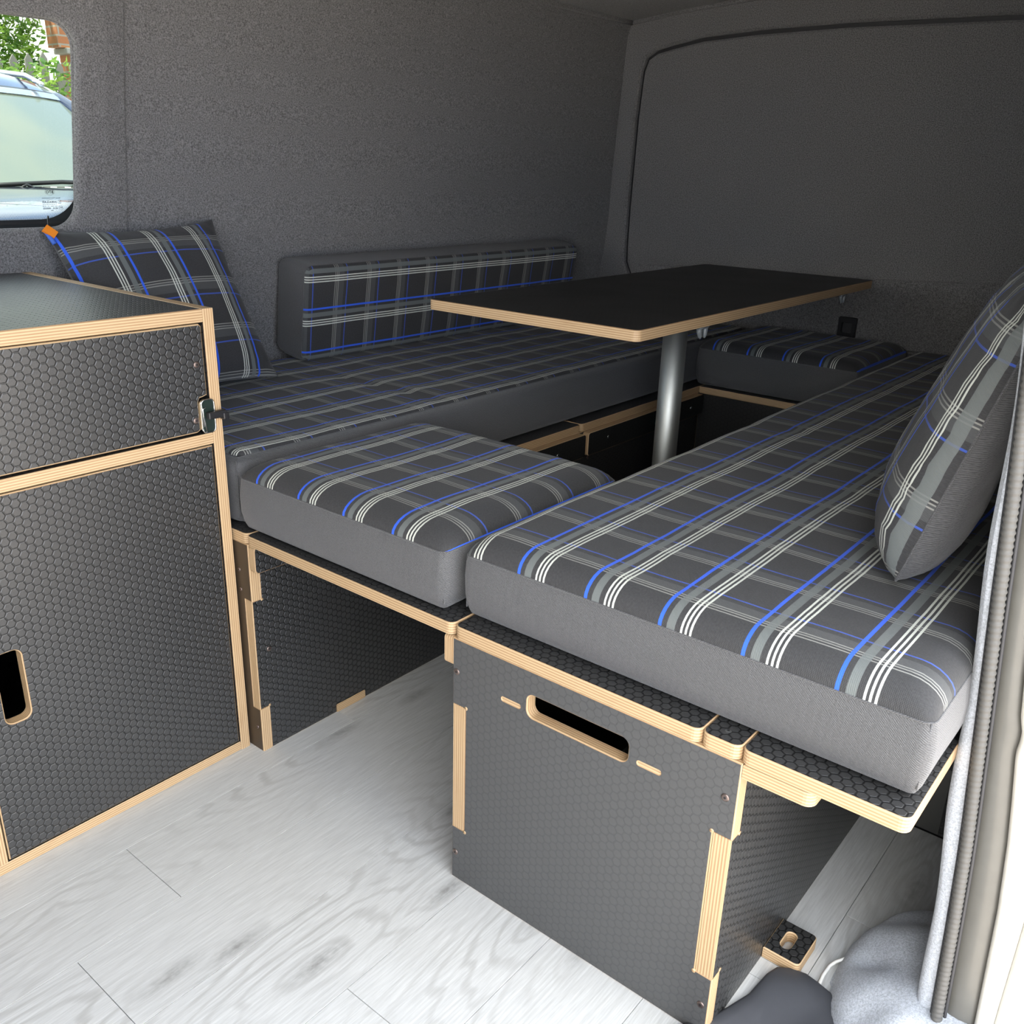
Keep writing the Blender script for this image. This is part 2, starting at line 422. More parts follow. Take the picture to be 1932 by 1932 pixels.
def rect(a, b, c, d): return [(a, c), (b, c), (b, d), (a, d)]
def screw(parent, p, n, r=.0042, name='screw', m=None, label=None):
    """countersunk screw head with a dark cross recess, axis n"""
    n = Vector(n); p = Vector(p); mb = MB()
    mb.tube([p-n*.001, p+n*.0004, p+n*.0009], [r, r, r*.72], 14)
    o = mb.build(name, m or SCREW, parent, ORG[parent.name], True)
    mb = MB(); mb.tube([p+n*.0007, p+n*.0013], r*.32, 6)
    mb.build('drive_recess', BLACKP, o, ORG[parent.name])
    return o

# ------------------------------------------------------------------ floor
def floor():
    f = MB().box(-1.6, 1.92, -.19, 1.5, -.03, -.005).build('floor', PANEL); tag(f, kind='structure')
    rows = [-.2, -.058, .084, .227, .370, .513, .656, .799, .942]
    joints = {0: (.30,), 1: (.122,), 2: (-.95, .48), 3: (-.226,), 4: (.52, -.75), 5: (-.42,), 6: (-.274,), 7: (.17, -.9)}
    for k in range(8):
        y0, y1 = rows[k], rows[k+1]
        js = sorted(j+d for j in joints[k] for d in (-2.4, -1.2, 0, 1.2, 2.4)) if len(joints[k]) == 1 else sorted(joints[k])
        end = .553 if y0 < -.03 else 1.9
        xs = [-1.5]+[j for j in js if -1.45 < j < end-.03]+[end]
        for a, b in zip(xs[:-1], xs[1:]):
            g = .0004; c = .0002; V = []; F = []
            for (i, z) in ((0, -.0045), (0, -c), (c, 0)):
                V += [(a+g+i, max(y0, -.185)+g+i, z), (b-g-i, max(y0, -.185)+g+i, z), (b-g-i, y1-g-i, z), (a+g+i, y1-g-i, z)]
            for r in range(2):
                for q in range(4): F.append((r*4+q, r*4+(q+1) % 4, r*4+4+(q+1) % 4, r*4+4+q))
            F.append((8, 9, 10, 11))
            UV = [[(V[i][0], V[i][1]) for i in fc] for fc in F]
            mk('plank', V, F, VINYL, f, (a, y0, 0), uv=UV)
floor()

# ------------------------------------------------------------------ van shell
def lerp_tab(T, z):
    if z <= T[0][0]: return T[0][1]
    for (a, b), (c, d) in zip(T[:-1], T[1:]):
        if z <= c: return b+(d-b)*(z-a)/(c-a)
    return T[-1][1]
WT = [(-.02, 1.50), (.40, 1.497), (.56, 1.488), (.70, 1.462), (.80, 1.452), (1.0, 1.448), (1.2, 1.440), (1.33, 1.424), (1.40, 1.40)]
def sst(a, b, x):
    t = min(1, max(0, (x-a)/(b-a))); return t*t*(3-2*t)
def wall_y(x, z):
    y = lerp_tab(WT, z)
    c = .2+.09*(z-1.0)
    d = .007*min(1, max(0, (x-c+.022)/.043)) + .004*sst(c+.0195, c+.0225, x)-.006   # the pillar strip falls away to the panel behind it
    return y+d
def wall_left():
    mb = MB()
    def patch(x0, x1, z0, z1, nx, nz):
        mb.grid(nx, nz, lambda s, t: (x0+(x1-x0)*s, wall_y(x0+(x1-x0)*s, z0+(z1-z0)*t), z0+(z1-z0)*t))
    wx0, wx1, wz0, wz1 = -1.05, .122, .822, 1.166
    px0, px1, pz0, pz1 = -1.12, .175, .76, 1.24
    patch(-1.6, px0, -.02, 1.40, 6, 30)
    patch(px0, px1, -.02, pz0, 24, 22); patch(px0, px1, pz1, 1.40, 24, 8)
    patch(px1, .26, -.02, 1.40, 48, 60); patch(.26, 1.92, -.02, 1.40, 40, 40)
    inn = rrect(wx0, wx1, wz0, wz1, .045, 10)
    # the outline tilts a little: the rear upright leans with the pillar
    inn = [(x+.12*(z-1.0)*(1 if x > -.4 else 0), z) for x, z in inn]
    cx, cz = (wx0+wx1)/2, (wz0+wz1)/2
    def subdiv(P, d):
        o = []
        for i in range(len(P)):
            a, b = Vector(P[i]), Vector(P[(i+1) % len(P)]); k = max(1, int((b-a).length/d))
            o += [tuple(a.lerp(b, j/k)) for j in range(k)]
        return o
    inn = subdiv(inn, .03); n = len(inn)
    out = []
    for x, z in inn:
        q = Vector((min(max(x, wx0+.001), wx1-.001), z)); d = Vector((x-cx, z-cz))
        if abs(d.y)/((wz1-wz0)/2) > abs(d.x)/((wx1-wx0)/2): zz = pz1 if d.y > 0 else pz0; xx = cx+(x-cx)*((px1-cx) if x > cx else (cx-px0))/((wx1-cx) if x > cx else (cx-wx0))
        else: xx = px1 if d.x > 0 else px0; zz = cz+(z-cz)*((pz1-cz) if z > cz else (cz-pz0))/((wz1-cz) if z > cz else (cz-wz0))
        out.append((min(max(xx, px0), px1), min(max(zz, pz0), pz1)))
    V = []; F = []; rings = [(0., 0, 0), (.3, 0, 0), (.5, 0, 0), (.68, 0, .0)]
    for f, _, dy in rings:
        for (a, b), (c, d) in zip(out, inn):
            x, z = a+(c-a)*f, b+(d-b)*f; V.append((x, wall_y(x, z)+dy, z))
    for k in range(6):                                             # padded roll into the reveal
        ang = k/5*math.pi/2; off = .010*(1-math.cos(ang)); s = math.sin(ang)
        for (c, d), q in zip(inn, inset(inn, 1.0)):
            nx, nz = q[0]-c, q[1]-d; l = math.hypot(nx, nz) or 1
            x, z = c-nx/l*(.010-.010*s), d-nz/l*(.010-.010*s); V.append((x, wall_y(c, d)+off*1.0, z))
    for dy, ex in ((.022, .012), (.050, .040)):
        for (c, d), q in zip(inn, inset(inn, -1.0)):
            nx, nz = q[0]-c, q[1]-d; l = math.hypot(nx, nz) or 1
            V.append((c+nx/l*ex, 1.450+dy, d+nz/l*ex))
    nr = len(rings)+6+2
    for r in range(nr-1):
        for i in range(n):
            j = (i+1) % n; F.append((r*n+i, r*n+j, (r+1)*n+j, (r+1)*n+i))
    mb.add(V, F)
    w = mb.build('wall_left', CARPET, smooth=True); tag(w, kind='structure')
    mb = MB(); mb.box(-1.65, 1.96, 1.53, 1.56, -.1, .72); mb.box(-1.65, 1.96, 1.53, 1.56, 1.26, 1.45); mb.box(.22, 1.96, 1.53, 1.56, .72, 1.26); mb.box(-1.65, -1.12, 1.53, 1.56, .72, 1.26)
    mb.build('outer_skin', BODYP, w, ORG['wall_left'])
    # window
    win = bpy.data.objects.new('window_1', None); _link(win, None, (-.46, 1.5, 1.0)); tag(win, kind='structure')
    O = ORG['window_1']
    gl = [(x+.12*(z-1)*(1 if x > -.4 else 0), z) for x, z in rrect(wx0-.045, wx1+.045, wz0-.04, wz1+.045, .08, 10)]
    mb = MB(); mb.add([(x, 1.506, z) for x, z in gl], [tuple(range(len(gl)))]); mb.build('glass_pane', GLASS, win, O)
    ed = [(x+.12*(z-1)*(1 if x > -.4 else 0), 1.4555, z) for x, z in rrect(wx0-.003, wx1+.003, wz0-.003, wz1+.003, .047, 10)]; ed += ed[:2]
    MB().tube(ed, .0045, 8, False).build('window_edging', CARPET, win, O, True)
    # black printed border with a dotted inner edge
    oi = [(x+.12*(z-1)*(1 if x > -.4 else 0), z) for x, z in rrect(wx0-.004, wx1+.036, wz0+.012, wz1+.036, .075, 10)]
    V = [(x, 1.5045, z) for x, z in gl]+[(x, 1.5045, z) for x, z in oi]; m = len(gl)
    mk('black_border', V, [(i, (i+1) % m, m+(i+1) % m, m+i) for i in range(m)], INK, win, O)
    mb = MB()
    def dot(x, z, r): mb.add([(x+r*math.cos(a*math.pi/3), 1.5044, z+r*math.sin(a*math.pi/3)) for a in range(6)], [tuple(range(6))])
    for k in range(6):
        r = .0009-.00011*k; ins = .0012+.0022*k
        P = inset(oi, ins); P = subdiv(P+[], .0001) if False else P
        per = 0.; step = .0026; carry = (step/2 if k % 2 else 0)
        for i in range(len(P)):
            a, b = Vector(P[i]), Vector(P[(i+1) % len(P)]); L = (b-a).length; t = carry
            while t < L:
                q = a.lerp(b, t/L)
                if q.x > -.16 and q.y < .93: dot(q.x, q.y, r)
                t += step
            carry = t-L
    d = mb.build('border_dots', INK, win, O); d['kind'] = 'stuff'
    mb = MB(); mb.grid(30, 1, lambda s, t: (-1.0+1.10*s, 1.4985, wz0+.004+.004*t)); mb.build('seal_lip', BLACKP, win, O)
    # printed glass stamp, mirrored as it is read from inside
    def txt(body, xr, zb, h, w=None):
        c = bpy.data.curves.new('t', 'FONT'); c.body = body; c.size = h/.7; c.resolution_u = 2; c.offset = .03*c.size
        o = bpy.data.objects.new('t', c); COL.objects.link(o); bpy.context.view_layer.update()
        me = bpy.data.meshes.new_from_object(o.evaluated_get(bpy.context.evaluated_depsgraph_get()))
        V = [v.co.copy() for v in me.vertices]; F = [tuple(p.vertices) for p in me.polygons]
        bpy.data.objects.remove(o); W = max(v.x for v in V) or 1; k = (w/W) if w else 1
        return [(xr-v.x*k, 1.5035, zb+v.y) for v in V], F
    mb = MB()
    for t, xr, zb, h, w in (('BTO', .0925, .8795, .0050, .0145), ('Bonus Tran Converters', .1035, .8705, .0017, .034),
                            ('DORAGLASS', .0965, .8625, .0036, .0275), ('T E M P E R E D', .0955, .8592, .0014, .0265),
                            ('AS2 TM31  M1  D-18', .0965, .8560, .0014, .0275), ('43 R - 005032', .0965, .8515, .0030, .0275),
                            ('26 . . .', .088, .8485, .0016, .012), ('E37', .1055, .8530, .0030, .0062), ('D', .1025, .8628, .0030, .0022)):
        V, F = txt(t, xr, zb, h, w); mb.add(V, F)
    def ring(cx, cz, a, b, w, n=28, p=2.):
        V = []
        for i in range(n):
            t = 2*math.pi*i/n; c, s = math.cos(t), math.sin(t)
            k = (abs(c)**p+abs(s)**p)**(-1/p)
            V += [(cx+a*k*c, 1.5035, cz+b*k*s), (cx+(a-w)*k*c, 1.5035, cz+(b-w)*k*s)]
        mb.add(V, [(2*i, 2*((i+1) % n), 2*((i+1) % n)+1, 2*i+1) for i in range(n)])
    ring(.0855, .8820, .0092, .0056, .0004); ring(.1013, .8644, .0030, .0030, .0006, 28, 5.); ring(.1025, .8542, .0045, .0045, .0004)
    mb.build('glass_stamp', INK, win, O)
wall_left()

def ceil_z(x, y): return 1.372+.052*(1-((y-.62)/.80)**2)
def ceiling():
    mb = MB(); mb.grid(30, 24, lambda s, t: (-2.5+4.42*s, -.26+1.70*t, ceil_z(0, -.26+1.70*t)))
    # folded edge where the lining of the roof laps over the side
    c = mb.build('ceiling', CARPET, smooth=True); tag(c, kind='structure')
    mb = MB(); mb.tube([(x, 1.415+.004*math.sin(x*5), 1.371) for x in (-1.6, -.5, .4, 1.2, 1.8, 1.9)], .009, 8)
    mb.tube([(1.897, y, ceil_z(0, y)-.004) for y in (1.41, 1.2, .9, .6, .3, 0, -.22)], .006, 8)
    b = mb.build('lining_edge', CARPET, c, ORG['ceiling'], True)
ceiling()

def wall_rear():
    x0 = 1.9
    outl = [(-.24, -.02), (1.52, -.02), (1.52, .5), (1.47, .75), (1.43, 1.37)]+[(1.43-1.65*k/14, ceil_z(0, 1.43-1.65*k/14)) for k in range(1, 14)]+[(-.24, 1.36)]
    gp = [(1.30, .565), (1.358, .60), (1.388, .66), (1.391, .72), (1.390, .86), (1.383, 1.10), (1.373, 1.235), (1.358, 1.272), (1.325, 1.291),
          (1.27, 1.302), (1.17, 1.318), (1.0, 1.327), (.74, 1.331), (.35, 1.325), (0., 1.31), (-.21, 1.29), (-.21, .5), (.6, .5), (1.2, .52)]
    gp = gp[::-1] if area2(gp) < 0 else gp
    w = ply('wall_rear', outl, .02, ((x0+.02, 0, 0), Y, Z), holes=[gp], face=CARPET, edge=CARPET, origin=(x0, .6, 0)) if False else None
    # u = -Y keeps the normal pointing at -X
    fl = lambda P: [(-a, b) for a, b in P]
    w = ply('wall_rear', fl(outl), .025, ((x0+.025, 0, 0), -Y, Z), holes=[fl(gp)], face=CARPET, edge=CARPET, origin=(x0, .6, 0), cham=.006); tag(w, kind='structure')
    back = MB().box(x0+.024, x0+.05, -.26, 1.55, -.02, 1.45).build('backing_skin', SEALG, w, ORG['wall_rear'])
    ip = inset(gp, .0115)
    d = ply('door_1', fl(ip), .022, ((x0+.0245, 0, 0), -Y, Z), face=CARPET, edge=CARPET, origin=(x0, .6, .9), cham=.006); tag(d, kind='structure')
    low = [(1.27, .50), (1.33, .60), (1.33, .66), (1.1, .672), (.6, .683), (.22, .704), (-.2, .716), (-.2, .5)]
    ply('lower_panel', fl(low), .008, ((x0+.004, 0, 0), -Y, Z), d, face=CARPET, edge=CARPET, cham=.004)
    # socket plate, square, two openings
    t = thing('socket_plate', 'black upright double socket plate on the carpeted rear door, just above the rear cushion', 'socket', (x0-.006, .612, .525))
    hol = [fl(rrect(.600, .628, .487, .515, .004)), fl(rrect(.600, .628, .530, .558, .004))]
    ply('face_plate', fl(rrect(.588, .640, .472, .574, .006)), .010, ((x0-.003, 0, 0), -Y, Z), t, holes=hol, face=BLACKP, edge=BLACKP)
    for z in (.501, .544): MB().box(x0-.006, x0-.003, .600, .628, z-.014, z+.014).build('socket_opening', SEALG, t, ORG[t.name])
wall_rear()
def front_light_blocker():  # unseen partition, added to keep front light and sun off the floor
    w = MB().box(-1.64, -1.60, -.24, 1.5, -.02, .95, .01).build('front_light_blocker', CARPETD); tag(w, kind='structure')
front_light_blocker()

def jy(z): return -.1545+(z-.56)*.061                    # inner face of the jamb lining at height z
def wall_right():
    mb = MB()
    mb.grid(24, 24, lambda s, t: (.17+1.74*s, -.205+.05*t, -.02+1.42*t))
    w = mb.build('wall_right', CARPET, smooth=True); tag(w, kind='structure')
    MB().box(-1.6, .17, -.24, -.17, 1.31, 1.42).build('door_header', GREYP, w, ORG['wall_right'])
    # carpeted lip of the door opening
    WZ = [(0, .018), (.2, .020), (.3, .0198), (.417, .0168), (.575, .0124), (.7, .0099), (.85, .0060), (1.4, .0040)]
    def wz(z): return lerp_tab(WZ, z)
    zs = [-.02+.02*k for k in range(72)]
    def sec(z):
        w_ = wz(z); y = jy(z)+.002*math.sin(z*23)
        return [(.42, y-.05), (.30, y-.014), (.21, y-.002), (.165, y), (.156, y-.002), (.151, y-.006), (.149, y-w_*.6), (.150, y-w_), (.152, y-w_-.004)]
    V = []; F = []; n = 9
    for z in zs: V += [(x, y, z) for x, y in sec(z)]
    for k in range(len(zs)-1):
        for i in range(n-1): F.append((k*n+i, k*n+i+1, (k+1)*n+i+1, (k+1)*n+i))
    t = mk('trim_1', V, F, CARPETJ, smooth=True); tag(t, kind='structure')
    # swelling at the foot of the lining over the sill
    def hump(s, tt):
        x = .085+.33*s; y = -.30+.225*tt
        r2 = ((x-.215)/.185)**2+((y+.225)/.142)**2
        h = .080*math.sqrt(max(0, 1-r2))
        h += .012*noise.noise((x*22, y*22, 0))*min(1, h*25)
        h *= 1-.35*math.exp(-(((x-.20)/.02)**2+((y+.12)/.03)**2))
        return (x, y, h-.004)
    MB().grid(44, 36, hump).build('sill_padding', CARPETJ, t, ORG['trim_1'], True)
    # ribbed rubber seal
    def yseal(z): return jy(z)-wz(z)-.0068
    z = -.02; pts = []; rs = []
    while z < 1.38:
        pts.append((.143, yseal(z), z)); rs.append(.0060+.0005*math.cos(2*math.pi*z/.0066)); z += .0011
    mb = MB(); mb.tube(pts, rs, 12); s = mb.build('trim_2', RUBBER, smooth=True); tag(s, kind='structure')
    mb = MB()
    for off in (-.0072, .0066): mb.tube([(.1480, yseal(a)+off, a) for a in [-.02+.05*k for k in range(29)]], .0019, 8)
    mb.build('seal_groove', SEALG, s, ORG['trim_2'], True)
    # grey painted return of the pillar and the bright body panel outside it
    def yg(z):
        return jy(z)-lerp_tab([(-.02, .0600), (.1, .0620), (.23, .0635), (.312, .0614), (.362, .0584), (.420, .0541), (.434, .0562), (.447, .0560), (.460, .0529), (.504, .0500), (.7, .0455), (1.4, .0400)], z)
    zz = [-.05+.008*k for k in range(182)]
    V = []; F = []
    for z in zz:
        a, b = yseal(z)-.006, yg(z)
        V += [(.1555, a, z), (.153, a-.004, z), (.1515, (a+b)/2, z), (.1535, b+.003, z), (.158, b, z)]
    for k in range(len(zz)-1):
        for i in range(4): F.append((k*5+i, k*5+i+1, k*5+6+i, k*5+5+i))
    g = mk('trim_3', V, F, GREYP, smooth=True); tag(g, kind='structure')
    def ycurve(z): return yg(z)-.005-.035*sst(.62, -.05, z)
    V = []; F = []
    for z in zz:
        b = yg(z)
        q = b-.0165-.013*sst(0, .35, z)
        V += [(.158, b+.0005, z), (.150, b-.001, z), (.1475, b-.005, z), (.148, q+.004, z), (.1500, q+.0006, z), (.155, q, z), (.1500, q-.0006, z), (.148, q-.004, z), (.152, b-.08, z), (.19, b-.11, z), (1.9, b-.11, z)]
    n = 11
    for k in range(len(zz)-1):
        for i in range(n-1): F.append((k*n+i, k*n+i+1, (k+1)*n+i+1, (k+1)*n+i))
    b = mk('wall_outer', V, F, BODYP, smooth=True); tag(b, kind='structure')
    # covered step behind the bench
    wb = MB().box(.557, 1.89, -.19, -.012, -.004, .24, .008).build('trim_4', CARPETD); tag(wb, kind='structure')
    MB().box(.5555, .5575, -.108, -.014, .002, .12).build('step_face', PANEL, wb, ORG['trim_4'])
wall_right()
# ------------------------------------------------------------------ kitchen cabinet
def cabinet():
    t = thing('kitchen_cabinet', 'black hexagon-textured kitchen cabinet with pale plywood edges below the side window', 'cabinet', (-.5, .877, 0))
    yf, yb, H, T = .877, 1.435, .749, .018
    XL = -1.25
    ply('side_panel', rect(yf, yb, 0, H), T, ((-T, 0, 0), Y, Z), t)
    ply('side_panel', rect(yf, yb, 0, H), T, ((XL, 0, 0), Y, Z), t)
    ply('top_panel', rect(XL+T+.0005, -T-.0005, yf, yb), T+.001, ((0, 0, H-T-.001), X, Y), t)
    ply('shelf', rect(XL+T+.0005, -T-.0005, yf, yb-.02), .0175, ((0, 0, .5485), X, Y), t)
    ply('bottom_panel', rect(XL+T+.0005, -T-.0005, yf, yb-.02), .0165, ((0, 0, .0005), X, Y), t)
    ply('divider', rect(yf, yb-.03, .0175, .548), T, ((-.4215, 0, 0), Y, Z), t)
    MB().box(XL+T, -T, yb-.012, yb-.002, .02, H-T).build('back_panel', BLACKP, t, ORG[t.name])
    # drawer front with a notch for the latch
    a, b, c, d = -.80, -.0208, .5695, .7282
    nx, nz0, nz1 = -.0365, .5715, .6205
    out = [(a, c), (nx-.006, c), (nx, c+.003)]+[(nx, nz1-.006), (nx+.003, nz1), (nx+.009, nz1+.001), (b, nz1+.003), (b, d-.004), (b-.004, d), (a, d)]
    dr = ply('drawer_front', out, .017, ((0, yf+.0185, 0), X, Z), t, cham=.002)
    for x, z in ((-.0345, .6705), (-.0435, .5885)): screw(t, (x, yf+.0012, z), (0, -1, 0), .0048)
    # latch
    lt = ply('latch', rrect(-.0362, -.0135, .5675, .6185, .007), .006, ((0, yf+.004, 0), X, Z), t, face=DARKGREEN, edge=CHROME,
             cham=.0012)
    MB().tube([(x, yf-.0025, z) for x, z in rrect(-.0355, -.0142, .5682, .6178, .0065)+[(-.0355+.0065, .5682)]], .0011, 6).build('latch_frame', CHROME, lt, ORG[t.name], True)
    MB().tube([(-.029, yf-.003, .606), (-.0335, yf-.003, .605), (-.0335, yf-.003, .578), (-.030, yf-.003, .579)], .0010, 6).build('spring_clip', CHROME, lt, ORG[t.name], True)
    mb = MB(); mb.box(-.030, .001, yf-.012, yf-.003, .589, .600, .002); mb.box(-.006, .0045, yf-.013, yf-.002, .585, .596, .002)
    mb.build('latch_lever', BLACKP, lt, ORG[t.name])
    # doors
    hole = rrect(-.372, -.338, .2255, .3315, .011, 6)
    ply('door', rect(-.4012, -.0208, .0190, .5462), .018, ((0, yf+.0185, 0), X, Z), t, holes=[hole], cham=.0014)
    ply('door', rect(XL+T+.003, -.4240, .0190, .5462), .018, ((0, yf+.0185, 0), X, Z), t, cham=.0014)
cabinet()

# ------------------------------------------------------------------ benches
H = .385; PT = .018; ZP = H+PT
def tabs(u, zs, side, depth):
    pass
def bench_right():
    t = thing('bench_box', 'black plywood storage bench with slotted hand hole beside the sliding door', 'bench', (0, .2, 0))
    W = .4035; z1, z2 = .0895, .2870; T = PT
    n = .0225
    # front panel, edges notched where the side panels come through
    out = [(0, 0), (W, 0), (W, z1), (W-n, z1), (W-n, z2), (W, z2), (W, H), (0, H), (0, z2), (n, z2), (n, z1), (0, z1)]
    fl = lambda P: [(-a, b) for a, b in P]
    hole = rrect(.1345, .2805, .3205, .3525, .010, 6)
    slots = [rrect(.291, .3205, .3262, .3315, .0024), rrect(.0915, .1215, .3262, .3315, .0024)]
    ply('front_panel', fl(out), T, ((T, 0, 0), -Y, Z), t, holes=[fl(hole)]+[fl(s) for s in slots], face=FILMS)
    for s in slots:
        c = sum(p[0] for p in s)/len(s); MB().box(.001, .010, min(p[0] for p in s), max(p[0] for p in s), .3262, .3315).build('slot_plug', EDGE, t, ORG[t.name])
    XE = 1.86
    for y0, sgn in ((0., 1), (W, -1)):
        o2 = [(T, 0), (XE, 0), (XE, H), (T, H), (T, z2), (0.0004, z2), (0.0004, z1), (T, z1)]
        yy = y0+(n if sgn > 0 else 0)
        ply('side_panel', o2, n, ((0, yy, 0), X, Z), t, face=FILM if sgn > 0 else FILMT)
    ply('rear_panel', fl(rect(n+.001, W-n-.001, 0, H)), T, ((XE, 0, 0), -Y, Z), t)
    for y, z in ((.0135, .337), (.3965, .337), (.0095, .046), (.3965, .046)): screw(t, (-.0004, y, z), (-1, 0, 0), .0046)
    for y, z in ((n+.0012, z2+.0012), (n+.0012, z1-.0012), (W-n-.0012, z2+.0012), (W-n-.0012, z1-.0012)):   # round cutter marks in the notch corners
        MB().tube([(.004, y, z), (-.0005, y, z)], .0026, 10).build('cutter_mark', EDGE, t, ORG[t.name], True)
    for z in (z2-.0012, z1+.0012): MB().tube([(T+.0012, .004, z), (T+.0012, -.0005, z)], .0026, 10).build('cutter_mark', EDGE, t, ORG[t.name], True)
    # ledger for the linking board, and one for the side flap
    ply('ledger', rrect(.001, .42, .342, .3845, .006), .0165, ((0, W+.017, 0), X, Z), t)
    ply('ledger', rrect(.001, .42, .345, .3845, .006), .0165, ((0, -.0005, 0), X, Z), t) if False else None
    ply('flap_ledger', rrect(.367, .3848, -.002, .072, .010, 5, (0, 0, 1, 0)) if False else [(-.0005, .3665), (-.0005, .3848), (-.076, .3848), (-.076, .3775), (-.074, .3705), (-.067, .3665)], T,
        ((.001+T, 0, 0), Y, Z), t) if False else None
    ply('flap_ledger', rrect(.0012, .42, -.0765, -.0006, .011, 5, (1, 0, 0, 0)), .0182, ((0, 0, .3666), X, Y), t)
    # lid pieces, rounded at their corners
    def lid(name, y0, y1, x1, cor): return ply(name, rrect(0, x1, y0, y1, .010, 5, cor), PT-.0002, ((0, 0, H+.0002), X, Y), t)
    lid('lid', .0505, W-.001, XE, (1, 0, 0, 1)); lid('lid_rail', .0045, .0495, XE, (1, 0, 0, 1))
    lid('side_flap', -.1655, .0035, .52, (1, 1, 0, 1))
    screw(t, (.020, .028, ZP-.0008), (0, 0, 1), .0045, m=CHROME)
    # floor fixing tab with a slot
    ply('fixing_tab', rrect(.1555, .2190, -.0490, -.0006, .007, 5, (1, 1, 0, 0)), .0175, ((0, 0, .0004), X, Y), t,
        holes=[rrect(.172, .203, -.0285, -.0150, .0065, 6)])
bench_right()
def bench_left():
    t = thing('bench_box', 'long black plywood bench along the window wall, partly behind the kitchen cabinet', 'bench', (.9, 1.17, 0))
    y0 = .8445; T = PT; z1, z2 = .0830, .2850; n = .0180; y1 = 1.475; XE = 1.86
    fl = lambda P: [(-a, b) for a, b in P]
    xf = .0035
    out = [(y0, 0), (y1, 0), (y1, H), (y0, H), (y0, z2), (y0+n, z2), (y0+n, z1), (y0, z1)]
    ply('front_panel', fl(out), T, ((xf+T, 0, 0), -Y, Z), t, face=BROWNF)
    o2 = [(xf+T, 0), (XE, 0), (XE, H), (xf+T, H), (xf+T, z2), (xf+.0004, z2), (xf+.0004, z1), (xf+T, z1)]
    ply('side_panel', o2, n, ((0, y0+n, 0), X, Z), t)
    for z in (z2-.0012, z1+.0012): MB().tube([(xf+T+.0012, y0+.004, z), (xf+T+.0012, y0-.0005, z)], .0024, 10).build('cutter_mark', EDGE, t, ORG[t.name], True)
    for z in (.045, .335, .30): screw(t, (xf-.0004, y0+.012 if z < .3 else y0+.0275, z), (-1, 0, 0), .0036)
    screw(t, (.0295, y0-.0004, .190), (0, -1, 0), .0046)
    ply('ledger', rrect(xf+.0005, .405, .338, .3845, .008, 5, (1, 1, 1, 1)), .0155, ((0, y0-.0003, 0), X, Z), t)
    for a, b in ((.425, .9075), (.9175, 1.4665)):
        ply('ledger', rrect(a, b, .330, .3845, .007), .0175, ((0, y0-.0003, 0), X, Z), t, face=FILMT)
    for x, z in ((.80, .358), (1.0, .360), (1.40, .357)): screw(t, (x, y0-.0185, z), (0, -1, 0), .0042, m=CHROME)
    screw(t, (.945, y0-.0004, .318), (0, -1, 0), .0042)
    MB().tube([(1.222, y0-.0185, .352), (1.222, y0-.0235, .352)], .0085, 14).build('cap', TEAL, t, ORG[t.name], True)
    ply('fixing_tab', rect(.1655, .2345, y0-.0022, y0-.0003), .0165, ((0, 0, .0004), X, Y), t, face=EDGE)
    ply('lid', rrect(xf, .9105, y0, y1, .010, 5, (1, 1, 0, 0)), PT-.0002, ((0, 0, H+.0002), X, Y), t)
    ply('lid', rrect(.9135, XE, y0, y1, .010, 5, (1, 0, 0, 0)), PT-.0002, ((0, 0, H+.0002), X, Y), t)
bench_left()
def boards():
    t = thing('linking_board', 'plywood board bridging the two benches at the front, under the middle cushion', 'board', (.2, .62, .385))
    ply('board', rrect(.0005, .41, .4055, .8425, .010), PT-.0002, ((0, 0, H+.0002), X, Y), t)
    t2 = thing('linking_board', 'plywood board bridging the two benches at the rear, under the far cushion', 'board', (1.65, .62, .385))
    ply('board', rect(1.4685, 1.86, .4055, .8425), PT-.0002, ((0, 0, H+.0002), X, Y), t2)
    ply('drop_panel', [(-.8425, .08), (-.4055, .08), (-.4055, .3848), (-.8425, .3848)], .015, ((1.4875, 0, 0), -Y, Z), t2, face=FILMT)
boards()

